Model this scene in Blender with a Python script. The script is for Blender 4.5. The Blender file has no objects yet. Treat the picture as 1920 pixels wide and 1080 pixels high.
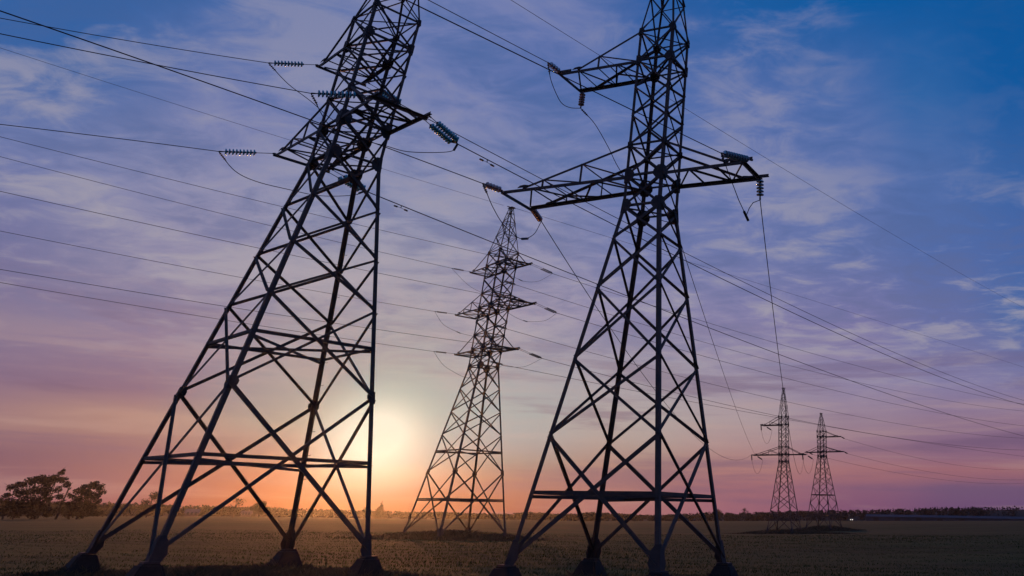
import bpy, bmesh, math, random
import numpy as np
from mathutils import Vector, Matrix
random.seed(7); RNG = np.random.default_rng(7)
R = math.radians
SC = bpy.context.scene
COL = SC.collection

# ---------------------------------------------------------------- camera
CAMH = 1.7
cam = bpy.data.objects.new('camera', bpy.data.cameras.new('camera'))
COL.objects.link(cam)
cam.data.sensor_width = 36.0
cam.data.lens = 1440.13 / 1920 * 36
cam.data.shift_x = -450.38 / 1920
cam.data.shift_y = -373.12 / 1920
cam.data.clip_start = 0.1
cam.data.clip_end = 9000
cam.matrix_world = (Matrix.Translation((0, 0, CAMH)) @ Matrix.Rotation(math.pi / 2 + 0.504986, 4, 'X')
                    @ Matrix.Rotation(0.0163013, 4, 'Z'))
SC.camera = cam

# ---------------------------------------------------------------- node helper
class NT:
    def __init__(s, tree): s.t = tree; s.n = tree.nodes; s.l = tree.links
    def new(s, typ, **kw):
        n = s.n.new(typ)
        for k, v in kw.items(): setattr(n, k, v)
        return n
    def put(s, sock, v):
        if isinstance(v, bpy.types.NodeSocket): s.l.new(v, sock)
        elif v is not None: sock.default_value = v
    def m(s, op, a, b=None, c=None, clamp=False):
        n = s.new('ShaderNodeMath', operation=op, use_clamp=clamp)
        for i, v in enumerate((a, b, c)): s.put(n.inputs[i], v)
        return n.outputs[0]
    def mix(s, f, a, b, typ='MIX', clamp=False):
        n = s.new('ShaderNodeMix', data_type='RGBA', blend_type=typ, clamp_result=clamp)
        s.put(n.inputs[0], f); s.put(n.inputs[6], a); s.put(n.inputs[7], b)
        return n.outputs[2]
    def ramp(s, f, stops, interp='LINEAR'):
        n = s.new('ShaderNodeValToRGB'); n.color_ramp.interpolation = interp
        e = n.color_ramp.elements
        while len(e) < len(stops): e.new(0.5)
        for i, (p, c) in enumerate(stops):
            e[i].position = p; e[i].color = (*c, 1) if len(c) == 3 else c
        s.put(n.inputs[0], f); return n.outputs[0]
    def noise(s, vec, scale, detail=4, rough=.55, dist=0):
        n = s.new('ShaderNodeTexNoise'); s.put(n.inputs['Vector'], vec)
        n.inputs['Scale'].default_value = scale; n.inputs['Detail'].default_value = detail
        n.inputs['Roughness'].default_value = rough; n.inputs['Distortion'].default_value = dist
        return n.outputs[0]
    def vec(s, x, y, z):
        n = s.new('ShaderNodeCombineXYZ')
        for i, v in enumerate((x, y, z)): s.put(n.inputs[i], v)
        return n.outputs[0]
    def smooth(s, v, a, b, c=0., d=1.):
        n = s.new('ShaderNodeMapRange', interpolation_type='SMOOTHSTEP')
        for i, q in enumerate((v, a, b, c, d)): s.put(n.inputs[i], q)
        return n.outputs[0]

def lin(r, g, b):
    f = lambda c: (c / 255 / 12.92) if c / 255 <= .04045 else ((c / 255 + .055) / 1.055) ** 2.4
    return (f(r), f(g), f(b))

SKY_AZ = [-47, -37, -28, -23, -17, -8, 0, 8, 14, 21]
SKY_EL = [0, 0.8, 1.6, 2.2, 2.7, 3.4, 4.3, 5.6, 8, 12, 17, 22, 28, 35]
SKY = [
 [[0.146, 0.06, 0.132], [0.117, 0.054, 0.139], [0.098, 0.053, 0.136], [0.128, 0.069, 0.149], [0.215, 0.118, 0.169], [0.297, 0.166, 0.193], [0.215, 0.124, 0.202], [0.192, 0.127, 0.227], [0.187, 0.148, 0.267], [0.147, 0.147, 0.315], [0.149, 0.185, 0.388], [0.03, 0.113, 0.345], [0.018, 0.107, 0.344], [0.034, 0.119, 0.356]],
 [[0.155, 0.053, 0.112], [0.135, 0.056, 0.127], [0.13, 0.057, 0.123], [0.145, 0.07, 0.134], [0.172, 0.087, 0.147], [0.268, 0.146, 0.167], [0.325, 0.184, 0.186], [0.192, 0.113, 0.201], [0.223, 0.162, 0.271], [0.25, 0.231, 0.36], [0.242, 0.246, 0.403], [0.159, 0.192, 0.399], [0.072, 0.142, 0.377], [0.094, 0.156, 0.386]],
 [[0.194, 0.005, 0.024], [0.162, 0.008, 0.05], [0.114, 0.024, 0.077], [0.096, 0.068, 0.119], [0.112, 0.1, 0.148], [0.138, 0.143, 0.19], [0.171, 0.224, 0.244], [0.179, 0.239, 0.278], [0.243, 0.253, 0.303], [0.293, 0.282, 0.357], [0.272, 0.285, 0.409], [0.202, 0.229, 0.412], [0.142, 0.188, 0.41], [0.148, 0.192, 0.412]],
 [[0.192, 0.007, 0.018], [0.151, 0.022, 0.058], [0.09, 0.087, 0.141], [0.047, 0.15, 0.229], [0.055, 0.182, 0.289], [0.1, 0.214, 0.356], [0.092, 0.269, 0.4], [0.131, 0.314, 0.393], [0.245, 0.31, 0.35], [0.285, 0.284, 0.361], [0.266, 0.28, 0.41], [0.195, 0.224, 0.41], [0.132, 0.179, 0.407], [0.16, 0.2, 0.422]],
 [[0.206, 0.049, 0.066], [0.193, 0.068, 0.09], [0.176, 0.108, 0.131], [0.167, 0.161, 0.181], [0.182, 0.207, 0.23], [0.225, 0.259, 0.298], [0.256, 0.316, 0.361], [0.265, 0.344, 0.378], [0.293, 0.314, 0.363], [0.298, 0.271, 0.377], [0.243, 0.251, 0.404], [0.175, 0.211, 0.408], [0.106, 0.16, 0.395], [0.136, 0.182, 0.409]],
 [[0.268, 0.109, 0.147], [0.271, 0.117, 0.149], [0.278, 0.13, 0.154], [0.295, 0.155, 0.164], [0.321, 0.191, 0.184], [0.343, 0.241, 0.233], [0.367, 0.3, 0.297], [0.383, 0.339, 0.34], [0.326, 0.298, 0.356], [0.25, 0.229, 0.376], [0.156, 0.186, 0.391], [0.147, 0.191, 0.407], [0.076, 0.144, 0.388], [0.023, 0.104, 0.343]],
 [[0.251, 0.096, 0.161], [0.267, 0.104, 0.162], [0.291, 0.116, 0.163], [0.336, 0.145, 0.17], [0.358, 0.169, 0.18], [0.363, 0.199, 0.212], [0.358, 0.236, 0.262], [0.377, 0.292, 0.318], [0.3, 0.254, 0.353], [0.213, 0.195, 0.367], [0.14, 0.172, 0.381], [0.141, 0.182, 0.401], [0.089, 0.151, 0.391], [0.007, 0.099, 0.342]],
 [[0.167, 0.066, 0.156], [0.181, 0.074, 0.161], [0.205, 0.089, 0.169], [0.298, 0.12, 0.162], [0.329, 0.137, 0.168], [0.288, 0.141, 0.197], [0.265, 0.151, 0.226], [0.293, 0.2, 0.276], [0.255, 0.213, 0.354], [0.181, 0.169, 0.359], [0.11, 0.156, 0.377], [0.116, 0.168, 0.395], [0.067, 0.14, 0.38], [0.0, 0.095, 0.336]],
 [[0.123, 0.061, 0.161], [0.13, 0.066, 0.165], [0.146, 0.077, 0.173], [0.256, 0.105, 0.158], [0.303, 0.12, 0.159], [0.236, 0.114, 0.191], [0.209, 0.114, 0.209], [0.255, 0.159, 0.25], [0.218, 0.191, 0.352], [0.122, 0.147, 0.355], [0.075, 0.138, 0.377], [0.078, 0.147, 0.383], [0.024, 0.119, 0.357], [0.0, 0.091, 0.327]],
 [[0.111, 0.063, 0.165], [0.117, 0.066, 0.167], [0.133, 0.074, 0.173], [0.242, 0.101, 0.157], [0.297, 0.117, 0.155], [0.23, 0.11, 0.188], [0.204, 0.112, 0.207], [0.263, 0.163, 0.249], [0.183, 0.173, 0.347], [0.049, 0.126, 0.357], [0.056, 0.125, 0.372], [0.03, 0.113, 0.35], [0.0, 0.09, 0.325], [0.0, 0.085, 0.309]],
]
# ---------------------------------------------------------------- sky
SUN_AZ, SUN_EL = R(-24.1), R(3.7)
world = bpy.data.worlds.new('World'); SC.world = world
world.use_nodes = True
W = NT(world.node_tree); W.n.clear()
tc = W.new('ShaderNodeTexCoord')
sep = W.new('ShaderNodeSeparateXYZ'); W.l.new(tc.outputs['Generated'], sep.inputs[0])
dx, dy, dz = sep.outputs
el = W.m('MULTIPLY', W.m('ARCSINE', dz), 57.2958)
az = W.m('MULTIPLY', W.m('ARCTAN2', dx, dy), 57.2958)
daz = W.m('SUBTRACT', az, math.degrees(SUN_AZ))
# cloud sheet coordinates: the direction carried up to a flat layer
den = W.m('ADD', W.m('MAXIMUM', dz, 0.0), 0.10)
cu, cv = W.m('DIVIDE', dx, den), W.m('DIVIDE', dy, den)
cvec = W.vec(cu, cv, 0.0)
rot = W.new('ShaderNodeMapping'); rot.inputs['Rotation'].default_value = (0, 0, R(28)); rot.inputs['Scale'].default_value = (0.85, 1.15, 1)
W.l.new(cvec, rot.inputs[0])
n1 = W.noise(rot.outputs[0], 1.7, 7, .58, .4)
n2 = W.noise(rot.outputs[0], 6.5, 7, .6, .7)
n3 = W.noise(W.vec(W.m('MULTIPLY', az, .045), W.m('MULTIPLY', el, .55), 3.1), 1.0, 5, .6, .35)   # low bands
cl = W.m('ADD', W.m('MULTIPLY', n1, .62), W.m('MULTIPLY', n2, .38))
elf = W.m('DIVIDE', el, 36.0, clamp=True)
openr = W.m('MULTIPLY', W.smooth(az, 1., 13., 0., 1.), W.smooth(el, 13., 27., 0., 1.))
# broad evening colours: one elevation ramp per compass bearing, blended round the horizon
cols = [W.ramp(elf, [(e / 36, tuple(c)) for e, c in zip(SKY_EL, row)]) for row in SKY]
skyc = cols[0]
for k in range(1, len(cols)):
    skyc = W.mix(W.smooth(az, SKY_AZ[k - 1], SKY_AZ[k]), skyc, cols[k])
# thin high cloud: paler where it thickens, bluer where it opens
up = W.smooth(el, 4., 14.)
thick = W.m('MULTIPLY', W.smooth(cl, .48, .62), W.m('MULTIPLY', up, W.m('SUBTRACT', .74, W.m('MULTIPLY', openr, .66))))
skyc = W.mix(thick, skyc, W.ramp(elf, [(0, lin(170, 140, 150)), (.25, lin(168, 160, 168)), (.6, lin(146, 146, 170)), (1, lin(122, 130, 172))]))
thin = W.m('MULTIPLY', W.smooth(cl, .52, .40), W.m('MULTIPLY', up, .58))
skyc = W.mix(thin, skyc, W.ramp(elf, [(0, lin(110, 90, 130)), (.25, lin(108, 108, 146)), (.6, lin(66, 96, 152)), (1, lin(10, 84, 150))]))
# darker mauve bars low in the sky, and lighter rifts
gauss = lambda q: W.m('POWER', 2.71828, W.m('MULTIPLY', q, -1.0))
sq = lambda v, k: W.m('POWER', W.m('ABSOLUTE', W.m('DIVIDE', v, k)), 2.0)
off = W.m('SUBTRACT', 1.0, gauss(W.m('ADD', sq(daz, 9.), sq(W.m('SUBTRACT', el, 4.), 4.5))))
low = W.smooth(el, 13., 6.)
bars = W.m('MULTIPLY', W.m('MULTIPLY', W.smooth(n3, .50, .64), low), off)
skyc = W.mix(W.m('MULTIPLY', bars, .55), skyc, (*lin(100, 76, 112), 1))
rift = W.m('MULTIPLY', W.m('MULTIPLY', W.smooth(n3, .48, .34), low), off)
skyc = W.mix(W.m('MULTIPLY', rift, .22), skyc, (*lin(190, 158, 148), 1))
core = gauss(W.m('ADD', sq(W.m('SUBTRACT', daz, .8), 3.7), sq(W.m('SUBTRACT', el, 4.2), 2.9)))
skyc = W.mix(W.m('MINIMUM', W.m('MULTIPLY', core, 1.1), .9), skyc, (.13, .31, .33, 1))
inner = gauss(W.m('ADD', sq(W.m('SUBTRACT', daz, .5), 2.5), sq(W.m('SUBTRACT', el, 3.9), 2.0)))
skyc = W.mix(W.m('MINIMUM', W.m('MULTIPLY', inner, 1.35), 1.0), skyc, (.50, .66, .62, 1))
# far from the sun the evening sky is dimmer; below the horizon it is dark
away = W.smooth(W.m('ABSOLUTE', daz), 60., 130., 1., .8)
below = W.smooth(el, -1.5, -.4, .12, 1.)
skyc = W.mix(1.0, skyc, W.vec(W.m('MULTIPLY', away, below), W.m('MULTIPLY', away, below), W.m('MULTIPLY', away, below)), 'MULTIPLY')
nish = W.new('ShaderNodeTexSky', sky_type='NISHITA', sun_disc=False)
nish.sun_elevation = SUN_EL; nish.sun_rotation = SUN_AZ
bg1 = W.new('ShaderNodeBackground'); W.l.new(skyc, bg1.inputs[0]); bg1.inputs[1].default_value = 1.0
bg2 = W.new('ShaderNodeBackground'); W.l.new(nish.outputs[0], bg2.inputs[0]); bg2.inputs[1].default_value = 0.004
add = W.new('ShaderNodeAddShader'); W.l.new(bg1.outputs[0], add.inputs[0]); W.l.new(bg2.outputs[0], add.inputs[1])
wo = W.new('ShaderNodeOutputWorld'); W.l.new(add.outputs[0], wo.inputs[0])

# ---------------------------------------------------------------- sun
sd = Vector((math.sin(SUN_AZ) * math.cos(SUN_EL), math.cos(SUN_AZ) * math.cos(SUN_EL), math.sin(SUN_EL)))
sun = bpy.data.objects.new('sun', bpy.data.lights.new('sun', 'SUN')); COL.objects.link(sun)
sun.data.energy = 1.45; sun.data.angle = R(0.6); sun.data.color = (1.0, .38, .12)
sun.rotation_euler = sd.to_track_quat('Z', 'Y').to_euler()
SC.view_settings.view_transform = 'Standard'; SC.view_settings.look = 'None'
SC.view_settings.exposure = 0; SC.view_settings.gamma = 1

# ---------------------------------------------------------------- materials
def mat(name, base, rough=.6, metal=0., var=.25, scale=3., base2=None, spec=.5, bump=0., trans=0., stretch=None):
    m = bpy.data.materials.new(name); m.use_nodes = True
    N = NT(m.node_tree); b = N.n['Principled BSDF']
    t = N.new('ShaderNodeTexCoord'); v = t.outputs['Object']
    if stretch:
        mp = N.new('ShaderNodeMapping'); mp.inputs['Scale'].default_value = stretch; N.l.new(v, mp.inputs[0]); v = mp.outputs[0]
    n = N.noise(v, scale, 5, .6)
    c2 = base2 or tuple(min(1, x * (1 + var)) for x in base)
    c1 = base if base2 else tuple(x * (1 - var) for x in base)
    N.put(b.inputs['Base Color'], N.ramp(n, [(.3, c1), (.7, c2)]))
    b.inputs['Roughness'].default_value = rough; b.inputs['Metallic'].default_value = metal
    b.inputs['Specular IOR Level'].default_value = spec
    b.inputs['Transmission Weight'].default_value = trans
    if bump:
        bp = N.new('ShaderNodeBump'); bp.inputs['Strength'].default_value = bump; N.l.new(n, bp.inputs['Height']); N.l.new(bp.outputs[0], b.inputs['Normal'])
    return m
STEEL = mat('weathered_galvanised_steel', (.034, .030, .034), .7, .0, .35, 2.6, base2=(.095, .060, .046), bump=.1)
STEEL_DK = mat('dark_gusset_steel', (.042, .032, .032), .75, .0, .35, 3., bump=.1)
CONC = mat('footing_concrete', (.016, .014, .013), .95, 0, .4, 5., bump=.4)
WIREM = mat('weathered_conductor', (.022, .022, .028), .95, 0, .2, 8., spec=.05)
CAPM = mat('insulator_cap_iron', (.05, .05, .055), .6, .4, .2, 8.)
GLASS_T = mat('teal_insulator_glass', (.06, .42, .50), .2, 0, .15, 6., trans=.15)
GLASS_C = mat('clear_insulator_glass', (.40, .20, .17), .1, 0, .12, 6., trans=.35)
GLASS_B = mat('blue_grey_insulator_glass', (.12, .25, .32), .1, 0, .12, 6., trans=.4)
BARK = mat('dark_bark', (.035, .028, .024), .95, 0, .4, 4., bump=.5)
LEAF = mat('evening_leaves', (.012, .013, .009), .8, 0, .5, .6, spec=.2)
LEAF2 = mat('distant_wood_leaves', (.014, .014, .013), .9, 0, .4, .05, spec=.1)
GRASS = mat('field_grass', (.020, .048, .010), .95, 0, .3, .35, base2=(.036, .070, .016), spec=.15)
WEED = mat('dry_weeds', (.050, .050, .030), .9, 0, .5, .8, base2=(.13, .10, .06), spec=.1)

# ---------------------------------------------------------------- object helpers
def link(name, bm, m, parent=None, smooth=False):
    me = bpy.data.meshes.new(name); bm.to_mesh(me); bm.free()
    if m: me.materials.append(m)
    if smooth:
        for p in me.polygons: p.use_smooth = True
    o = bpy.data.objects.new(name, me); COL.objects.link(o)
    if parent: o.parent = parent
    return o
def link_arrays(name, verts, faces, m, parent=None, k=4):
    me = bpy.data.meshes.new(name)
    nv, nf = len(verts), len(faces)
    me.vertices.add(nv); me.vertices.foreach_set('co', np.asarray(verts, np.float32).ravel())
    me.loops.add(nf * k); me.loops.foreach_set('vertex_index', np.asarray(faces, np.int32).ravel())
    me.polygons.add(nf); me.polygons.foreach_set('loop_start', np.arange(0, nf * k, k, dtype=np.int32))
    me.polygons.foreach_set('loop_total', np.full(nf, k, np.int32))
    me.update(calc_edges=True); me.materials.append(m)
    o = bpy.data.objects.new(name, me); COL.objects.link(o)
    if parent: o.parent = parent
    return o
def tag(o, label=None, cat=None, group=None, kind=None):
    if label: o['label'] = label
    if cat: o['category'] = cat
    if group: o['group'] = group
    if kind: o['kind'] = kind
    return o
def thing(name, label, cat, loc=(0, 0, 0), rz=0., group=None):
    o = bpy.data.objects.new(name, None); COL.objects.link(o)
    o.location = loc; o.rotation_euler = (0, 0, rz); o.empty_display_size = .5
    return tag(o, label, cat, group)
def copy_tree(o, parent=None):
    c = o.copy(); COL.objects.link(c); c.parent = parent
    for ch in list(o.children): copy_tree(ch, c)
    return c
def prism(bm, p, q, prof, a, b):
    """extrude a profile [(x,y)...] laid out on axes a,b from p to q"""
    n = len(prof)
    v0 = [bm.verts.new(p + a * x + b * y) for x, y in prof]
    v1 = [bm.verts.new(q + a * x + b * y) for x, y in prof]
    for i in range(n): bm.faces.new((v0[i], v0[(i + 1) % n], v1[(i + 1) % n], v1[i]))
    bm.faces.new(v0[::-1]); bm.faces.new(v1)
def angle_bar(bm, p, q, w, a_hint, b_hint=None, t=None, w2=None):
    """rolled steel L section from p to q; one flange runs along a_hint, the other across"""
    p, q = Vector(p), Vector(q); d = (q - p).normalized(); t = t or max(.008, w * .1); w2 = w2 or w
    a = Vector(a_hint); a = (a - d * a.dot(d)).normalized()
    b = d.cross(a)
    if b_hint is not None and b.dot(Vector(b_hint)) < 0: b = -b
    prism(bm, p, q, [(0, 0), (w, 0), (w, t), (t, t), (t, w2), (0, w2)], a, b)
def box_bar(bm, p, q, w, h, up=(0, 0, 1)):
    p, q = Vector(p), Vector(q); d = (q - p).normalized(); u = Vector(up); u = (u - d * u.dot(d))
    if u.length < 1e-4: u = Vector((1, 0, 0)) - d * d.x
    u.normalize(); s = d.cross(u)
    prism(bm, p, q, [(-w / 2, -h / 2), (w / 2, -h / 2), (w / 2, h / 2), (-w / 2, h / 2)], s, u)
def tube(bm, pts, rad, n=6):
    pts = [Vector(p) for p in pts]; rings = []
    rads = rad if isinstance(rad, (list, tuple)) else [rad] * len(pts)
    up = None
    for i, p in enumerate(pts):
        d = (pts[min(i + 1, len(pts) - 1)] - pts[max(i - 1, 0)]).normalized()
        if up is None: up = Vector((0, 0, 1)) if abs(d.z) < .9 else Vector((1, 0, 0))
        u = (up - d * up.dot(d)).normalized(); up = u; s = d.cross(u)
        rings.append([bm.verts.new(p + (u * math.cos(k * math.tau / n) + s * math.sin(k * math.tau / n)) * rads[i]) for k in range(n)])
    for a, b in zip(rings, rings[1:]):
        for k in range(n): bm.faces.new((a[k], a[(k + 1) % n], b[(k + 1) % n], b[k]))
    bm.faces.new(rings[0][::-1]); bm.faces.new(rings[-1])
def lathe(bm, prof, n=14):
    """profile [(radius, x)] revolved round the x axis"""
    rings = [[bm.verts.new((x, r * math.cos(k * math.tau / n), r * math.sin(k * math.tau / n))) for k in range(n)] for r, x in prof]
    for a, b in zip(rings, rings[1:]):
        for k in range(n): bm.faces.new((a[k], b[k], b[(k + 1) % n], a[(k + 1) % n]))
    bm.faces.new(rings[0]); bm.faces.new(rings[-1][::-1])
def smoothpath(pts, n=6):
    P = [Vector(p) for p in pts]; P = [P[0] * 2 - P[1]] + P + [P[-1] * 2 - P[-2]]; out = []
    for i in range(1, len(P) - 2):
        for k in range(n):
            t = k / n; a, b, c, d = P[i - 1:i + 3]
            out.append(.5 * ((2 * b) + (c - a) * t + (2 * a - 5 * b + 4 * c - d) * t * t + (3 * b - a - 3 * c + d) * t ** 3))
    return out + [P[-2]]
WIRES = {
 'A UL f': ([-20.423, 31.291, 19.911], [-22.085, 30.253, 19.371], -148, 11.3, [-0.13076, 0.0028347]),
 'A LR f': ([-14.787, 26.496, 15.764], [-16.535, 25.404, 15.25], -148, 11.0, [-0.07832, 0.0022575]),
 'A LL f': ([-21.637, 32.257, 15.764], [-23.452, 31.123, 15.324], -148, 9.0, [-0.07878, -0.0017721]),
 'A LR b': ([-13.399, 28.205, 15.764], [-12.45, 29.724, 15.235], 58, 100.7, [-0.05649, 0.000543]),
 'A LL b': ([-20.157, 34.058, 15.764], [-19.048, 35.833, 15.393], 58, 136.7, [-0.04235, 0.0002365]),
 'A UL b': ([-19.036, 32.999, 19.911], [-17.899, 34.819, 19.709], 58, 133.6, [-0.05647, 0.0004165]),
 'A gw b': ([-16.963, 29.726, 26.388], [-16.804, 29.98, 26.388], 58.0, 131.8, [0.03131, 0.0001913]),
 'A gw f': ([-16.963, 29.726, 26.388], [-17.217, 29.567, 26.388], -148, 14.1, [-0.24459, 0.0]),
 'B LL f': ([-10.126, 29.657, 13.128], [-10.697, 28.743, 13.081], -122, 18.9, [-0.03004, -0.0011405]),
 'B UL f': ([-8.34, 29.009, 18.379], [-8.724, 28.146, 18.391], -114, 13.2, [-0.16672, -0.0001052]),
 'B LR f': ([0.067, 26.143, 13.128], [-1.048, 24.492, 12.67], -124, 18.0, [-0.07282, 0.0001034]),
 'C UL f': ([-29.017, 79.574, 23.353], [-30.513, 78.079, 23.283], -135, 44.7, [0.00167, 0.0006032]),
 'C UR f': ([-23.468, 74.529, 23.353], [-24.953, 73.044, 23.203], -135, 45.6, [-0.01477, 0.0004251]),
 'C ML f': ([-29.976, 80.378, 19.163], [-31.597, 78.757, 19.055], -135, 41.9, [-0.01582, 0.0005563]),
 'C MR f': ([-22.17, 73.281, 19.163], [-23.655, 71.796, 19.013], -135, 43.9, [-0.01046, 0.0004715]),
 'C LL f': ([-28.943, 79.507, 15.137], [-30.542, 77.908, 15.05], -135, 40.4, [-0.00852, 0.0005588]),
 'C LR f': ([-23.394, 74.462, 15.137], [-24.879, 72.977, 14.987], -135, 41.6, [-0.02388, 0.0005667]),
 'C gw f': ([-25.311, 77.556, 29.69], [-25.98, 76.888, 29.726], -135, 51.1, [0.00881, 0.000329]),
 'C UL b': ([-27.605, 81.128, 23.353], [-25.408, 83.746, 23.147], 50, 149.0, [-0.05734, 0.0004177]),
 'C UR b': ([-21.988, 76.157, 23.353], [-20.18, 78.312, 22.965], 50, 133.1, [-0.04274, 0.0003154]),
 'C ML b': ([-28.53, 81.969, 19.163], [-25.944, 85.051, 18.707], 50, 152.7, [-0.06799, 0.0004339]),
 'C MR b': ([-20.656, 74.946, 19.163], [-18.888, 77.053, 18.717], 50, 124.3, [-0.0576, 0.0004229]),
 'C LL b': ([-27.531, 81.061, 15.137], [-25.353, 83.657, 14.824], 50, 148.3, [-0.02918, 0.0001489]),
 'C LR b': ([-21.914, 76.09, 15.137], [-20.052, 78.309, 14.637], 50, 128.8, [-0.06967, 0.000514]),
 'C gw b': ([-25.311, 77.556, 29.69], [-24.935, 78.004, 29.798], 50, 150.2, [0.0169, -2.67e-05]),
 'B LL b': ([-9.438, 31.556, 13.128], [-9.326, 32.975, 12.997], 85.494, 131.8, [-0.13677, 0.0009645]),
 'B LR b': ([0.361, 27.632, 13.128], [0.371, 27.752, 12.198], 85.453, 132.6, [-0.18527, 0.0013697]),
 'B MID b': ([-3.399, 28.995, 12.442], [-3.288, 31.959, 12.674], 87.846, 134.1, [-0.0323, 0.0001879]),
}
JUMPERS = {
 'A UL': [[-22.085, 30.253, 19.371], [-21.385, 31.017, 18.725], [-20.612, 31.859, 18.269], [-19.912, 32.623, 17.774], [-19.199, 33.401, 17.577], [-18.49, 34.174, 18.052], [-17.899, 34.819, 19.709]],
 'A LR': [[-16.535, 25.404, 15.25], [-15.853, 26.126, 14.237], [-15.006, 27.02, 14.119], [-14.368, 27.696, 14.169], [-13.822, 28.273, 14.21], [-13.094, 29.043, 14.522], [-12.561, 29.607, 14.859], [-12.45, 29.724, 15.235]],
 'A LL': [[-23.452, 31.123, 15.324], [-22.882, 31.733, 14.678], [-22.244, 32.414, 14.459], [-21.324, 33.399, 14.479], [-20.37, 34.419, 14.575], [-19.424, 35.431, 15.007], [-19.048, 35.833, 15.393]],
 'B UL': [[-8.724, 28.146, 18.391], [-8.572, 28.495, 17.73], [-8.345, 29.017, 17.242], [-8.174, 29.409, 17.065], [-7.945, 29.934, 17.161], [-7.667, 30.574, 17.473]],
 'B LL': [[-10.697, 28.743, 13.081], [-10.596, 29.054, 12.841], [-10.406, 29.642, 12.384], [-10.133, 30.485, 11.958], [-9.749, 31.669, 11.78], [-9.465, 32.547, 12.237], [-9.326, 32.975, 12.997]],
 'B LR': [[-1.048, 24.492, 12.67], [-0.804, 25.053, 12.21], [-0.419, 25.937, 11.499], [-0.145, 26.567, 11.128], [-0.034, 26.821, 11.528], [0.101, 27.133, 11.854], [0.371, 27.752, 12.198]],
 'B drop': [[-7.667, 30.574, 17.473], [-7.0, 30.785, 16.817], [-6.332, 30.996, 15.804], [-5.793, 31.167, 14.866], [-4.782, 31.486, 13.521], [-3.945, 31.751, 12.783], [-3.288, 31.959, 12.674]],
 'C UL': [[-30.513, 78.079, 23.283], [-29.21, 79.526, 22.094], [-28.107, 80.749, 21.595], [-26.826, 82.172, 21.523], [-25.408, 83.746, 23.147]],
 'C UR': [[-24.953, 73.044, 23.203], [-24.071, 74.017, 21.978], [-22.945, 75.26, 21.655], [-22.189, 76.095, 21.52], [-21.182, 77.206, 21.885], [-20.18, 78.312, 22.965]],
 'C ML': [[-31.597, 78.757, 19.055], [-30.861, 79.577, 18.033], [-30.012, 80.521, 17.609], [-29.102, 81.535, 17.403], [-27.548, 83.265, 17.499], [-25.944, 85.051, 18.707]],
 'C MR': [[-23.655, 71.796, 19.013], [-22.79, 72.75, 18.03], [-21.96, 73.665, 17.561], [-21.152, 74.557, 17.373], [-20.368, 75.421, 17.521], [-19.59, 76.279, 17.869], [-18.888, 77.053, 18.717]],
 'C LL': [[-30.542, 77.908, 15.05], [-29.749, 78.787, 14.019], [-28.909, 79.717, 13.483], [-27.887, 80.849, 13.119], [-26.525, 82.359, 13.361], [-25.353, 83.657, 14.824]],
 'C LR': [[-24.879, 72.977, 14.987], [-23.933, 74.022, 14.039], [-22.92, 75.141, 13.486], [-22.148, 75.994, 13.445], [-21.195, 77.047, 13.675], [-20.052, 78.309, 14.637]],
}
UL_HANG = [[-7.667, 30.574, 18.379], [-7.667, 30.574, 17.473]]
# ---------------------------------------------------------------- terrain
BA = np.array([-180., -60, -40.1, -30.3, -22.8, -15.1, -10.2, -3.4, 3.6, 17.6, 40, 180])
BE = np.array([-.6, -.65, -.65, -.55, -.57, -.54, -.57, -.48, -.36, -.13, -.1, -.6])
PYLON_XY = dict(C=(-25.3, 77.6, .22, 40.), D=(7.2, 162.6, .80, 45.), E=(17.9, 199.9, .52, 40.))
def ground_z(x, y):
    x = np.asarray(x, float); y = np.asarray(y, float)
    d = np.hypot(x, y); a = np.degrees(np.arctan2(x, y)); t = np.tan(np.radians(np.interp(a, BA, BE)))
    z600 = 1.7 + 600 * t
    z = np.where(d < 600, z600 * np.clip((d - 35) / 565, 0, 1), 1.7 + d * t)
    for (px, py, dp, s) in PYLON_XY.values():
        z = z - dp * np.exp(-((x - px) ** 2 + (y - py) ** 2) / s ** 2)
    z = z - .36 * np.clip((75 - d) / 30, 0, 1)
    near = np.clip((d - 3) / 12, 0, 1) * np.clip((400 - d) / 300, 0, 1)
    return z + near * (.05 * np.sin(x * .31 + 1) * np.sin(y * .23) + .025 * np.sin(x * 1.1 + y * .7))
def gz(x, y): return float(ground_z(x, y))
azs = np.concatenate([np.arange(-180, -50, 5.), np.arange(-50, 30, .8), np.arange(30, 180, 5.)])
rs = np.concatenate([[0.5], np.geomspace(3, 800, 96)])
A_, R_ = np.meshgrid(np.radians(azs), rs)
X_, Y_ = R_ * np.sin(A_), R_ * np.cos(A_)
V = np.stack([X_, Y_, ground_z(X_, Y_)], -1).reshape(-1, 3)
na, nr = len(azs), len(rs)
F = [(i * na + j, (i + 1) * na + j, (i + 1) * na + (j + 1) % na, i * na + (j + 1) % na) for i in range(nr - 1) for j in range(na)]
FIELD = mat('field_soil_and_sward', (.035, .040, .012), .95, 0, .4, .05, base2=(.075, .072, .024), spec=.1)
_N = NT(FIELD.node_tree); _b = _N.n['Principled BSDF']
_t = _N.new('ShaderNodeTexCoord').outputs['Object']
_m = _N.new('ShaderNodeMapping'); _m.inputs['Rotation'].default_value = (0, 0, R(-8)); _m.inputs['Scale'].default_value = (.035, .30, 1); _N.l.new(_t, _m.inputs[0])
_r = _N.noise(_m.outputs[0], 1.0, 5, .6, .2); _f = _N.noise(_t, 2.2, 5, .65); _g = _N.noise(_t, .03, 3, .5)
_c = _N.mix(_N.smooth(_r, .38, .62), (.018, .036, .008, 1), (.036, .062, .014, 1))
_c = _N.mix(_N.m('MULTIPLY', _N.smooth(_g, .42, .6), .5), _c, (.058, .058, .020, 1))
_c = _N.mix(_N.m('MULTIPLY', _N.smooth(_f, .4, .65), .35), _c, (.020, .020, .010, 1))
_N.put(_b.inputs['Base Color'], _c)
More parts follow.
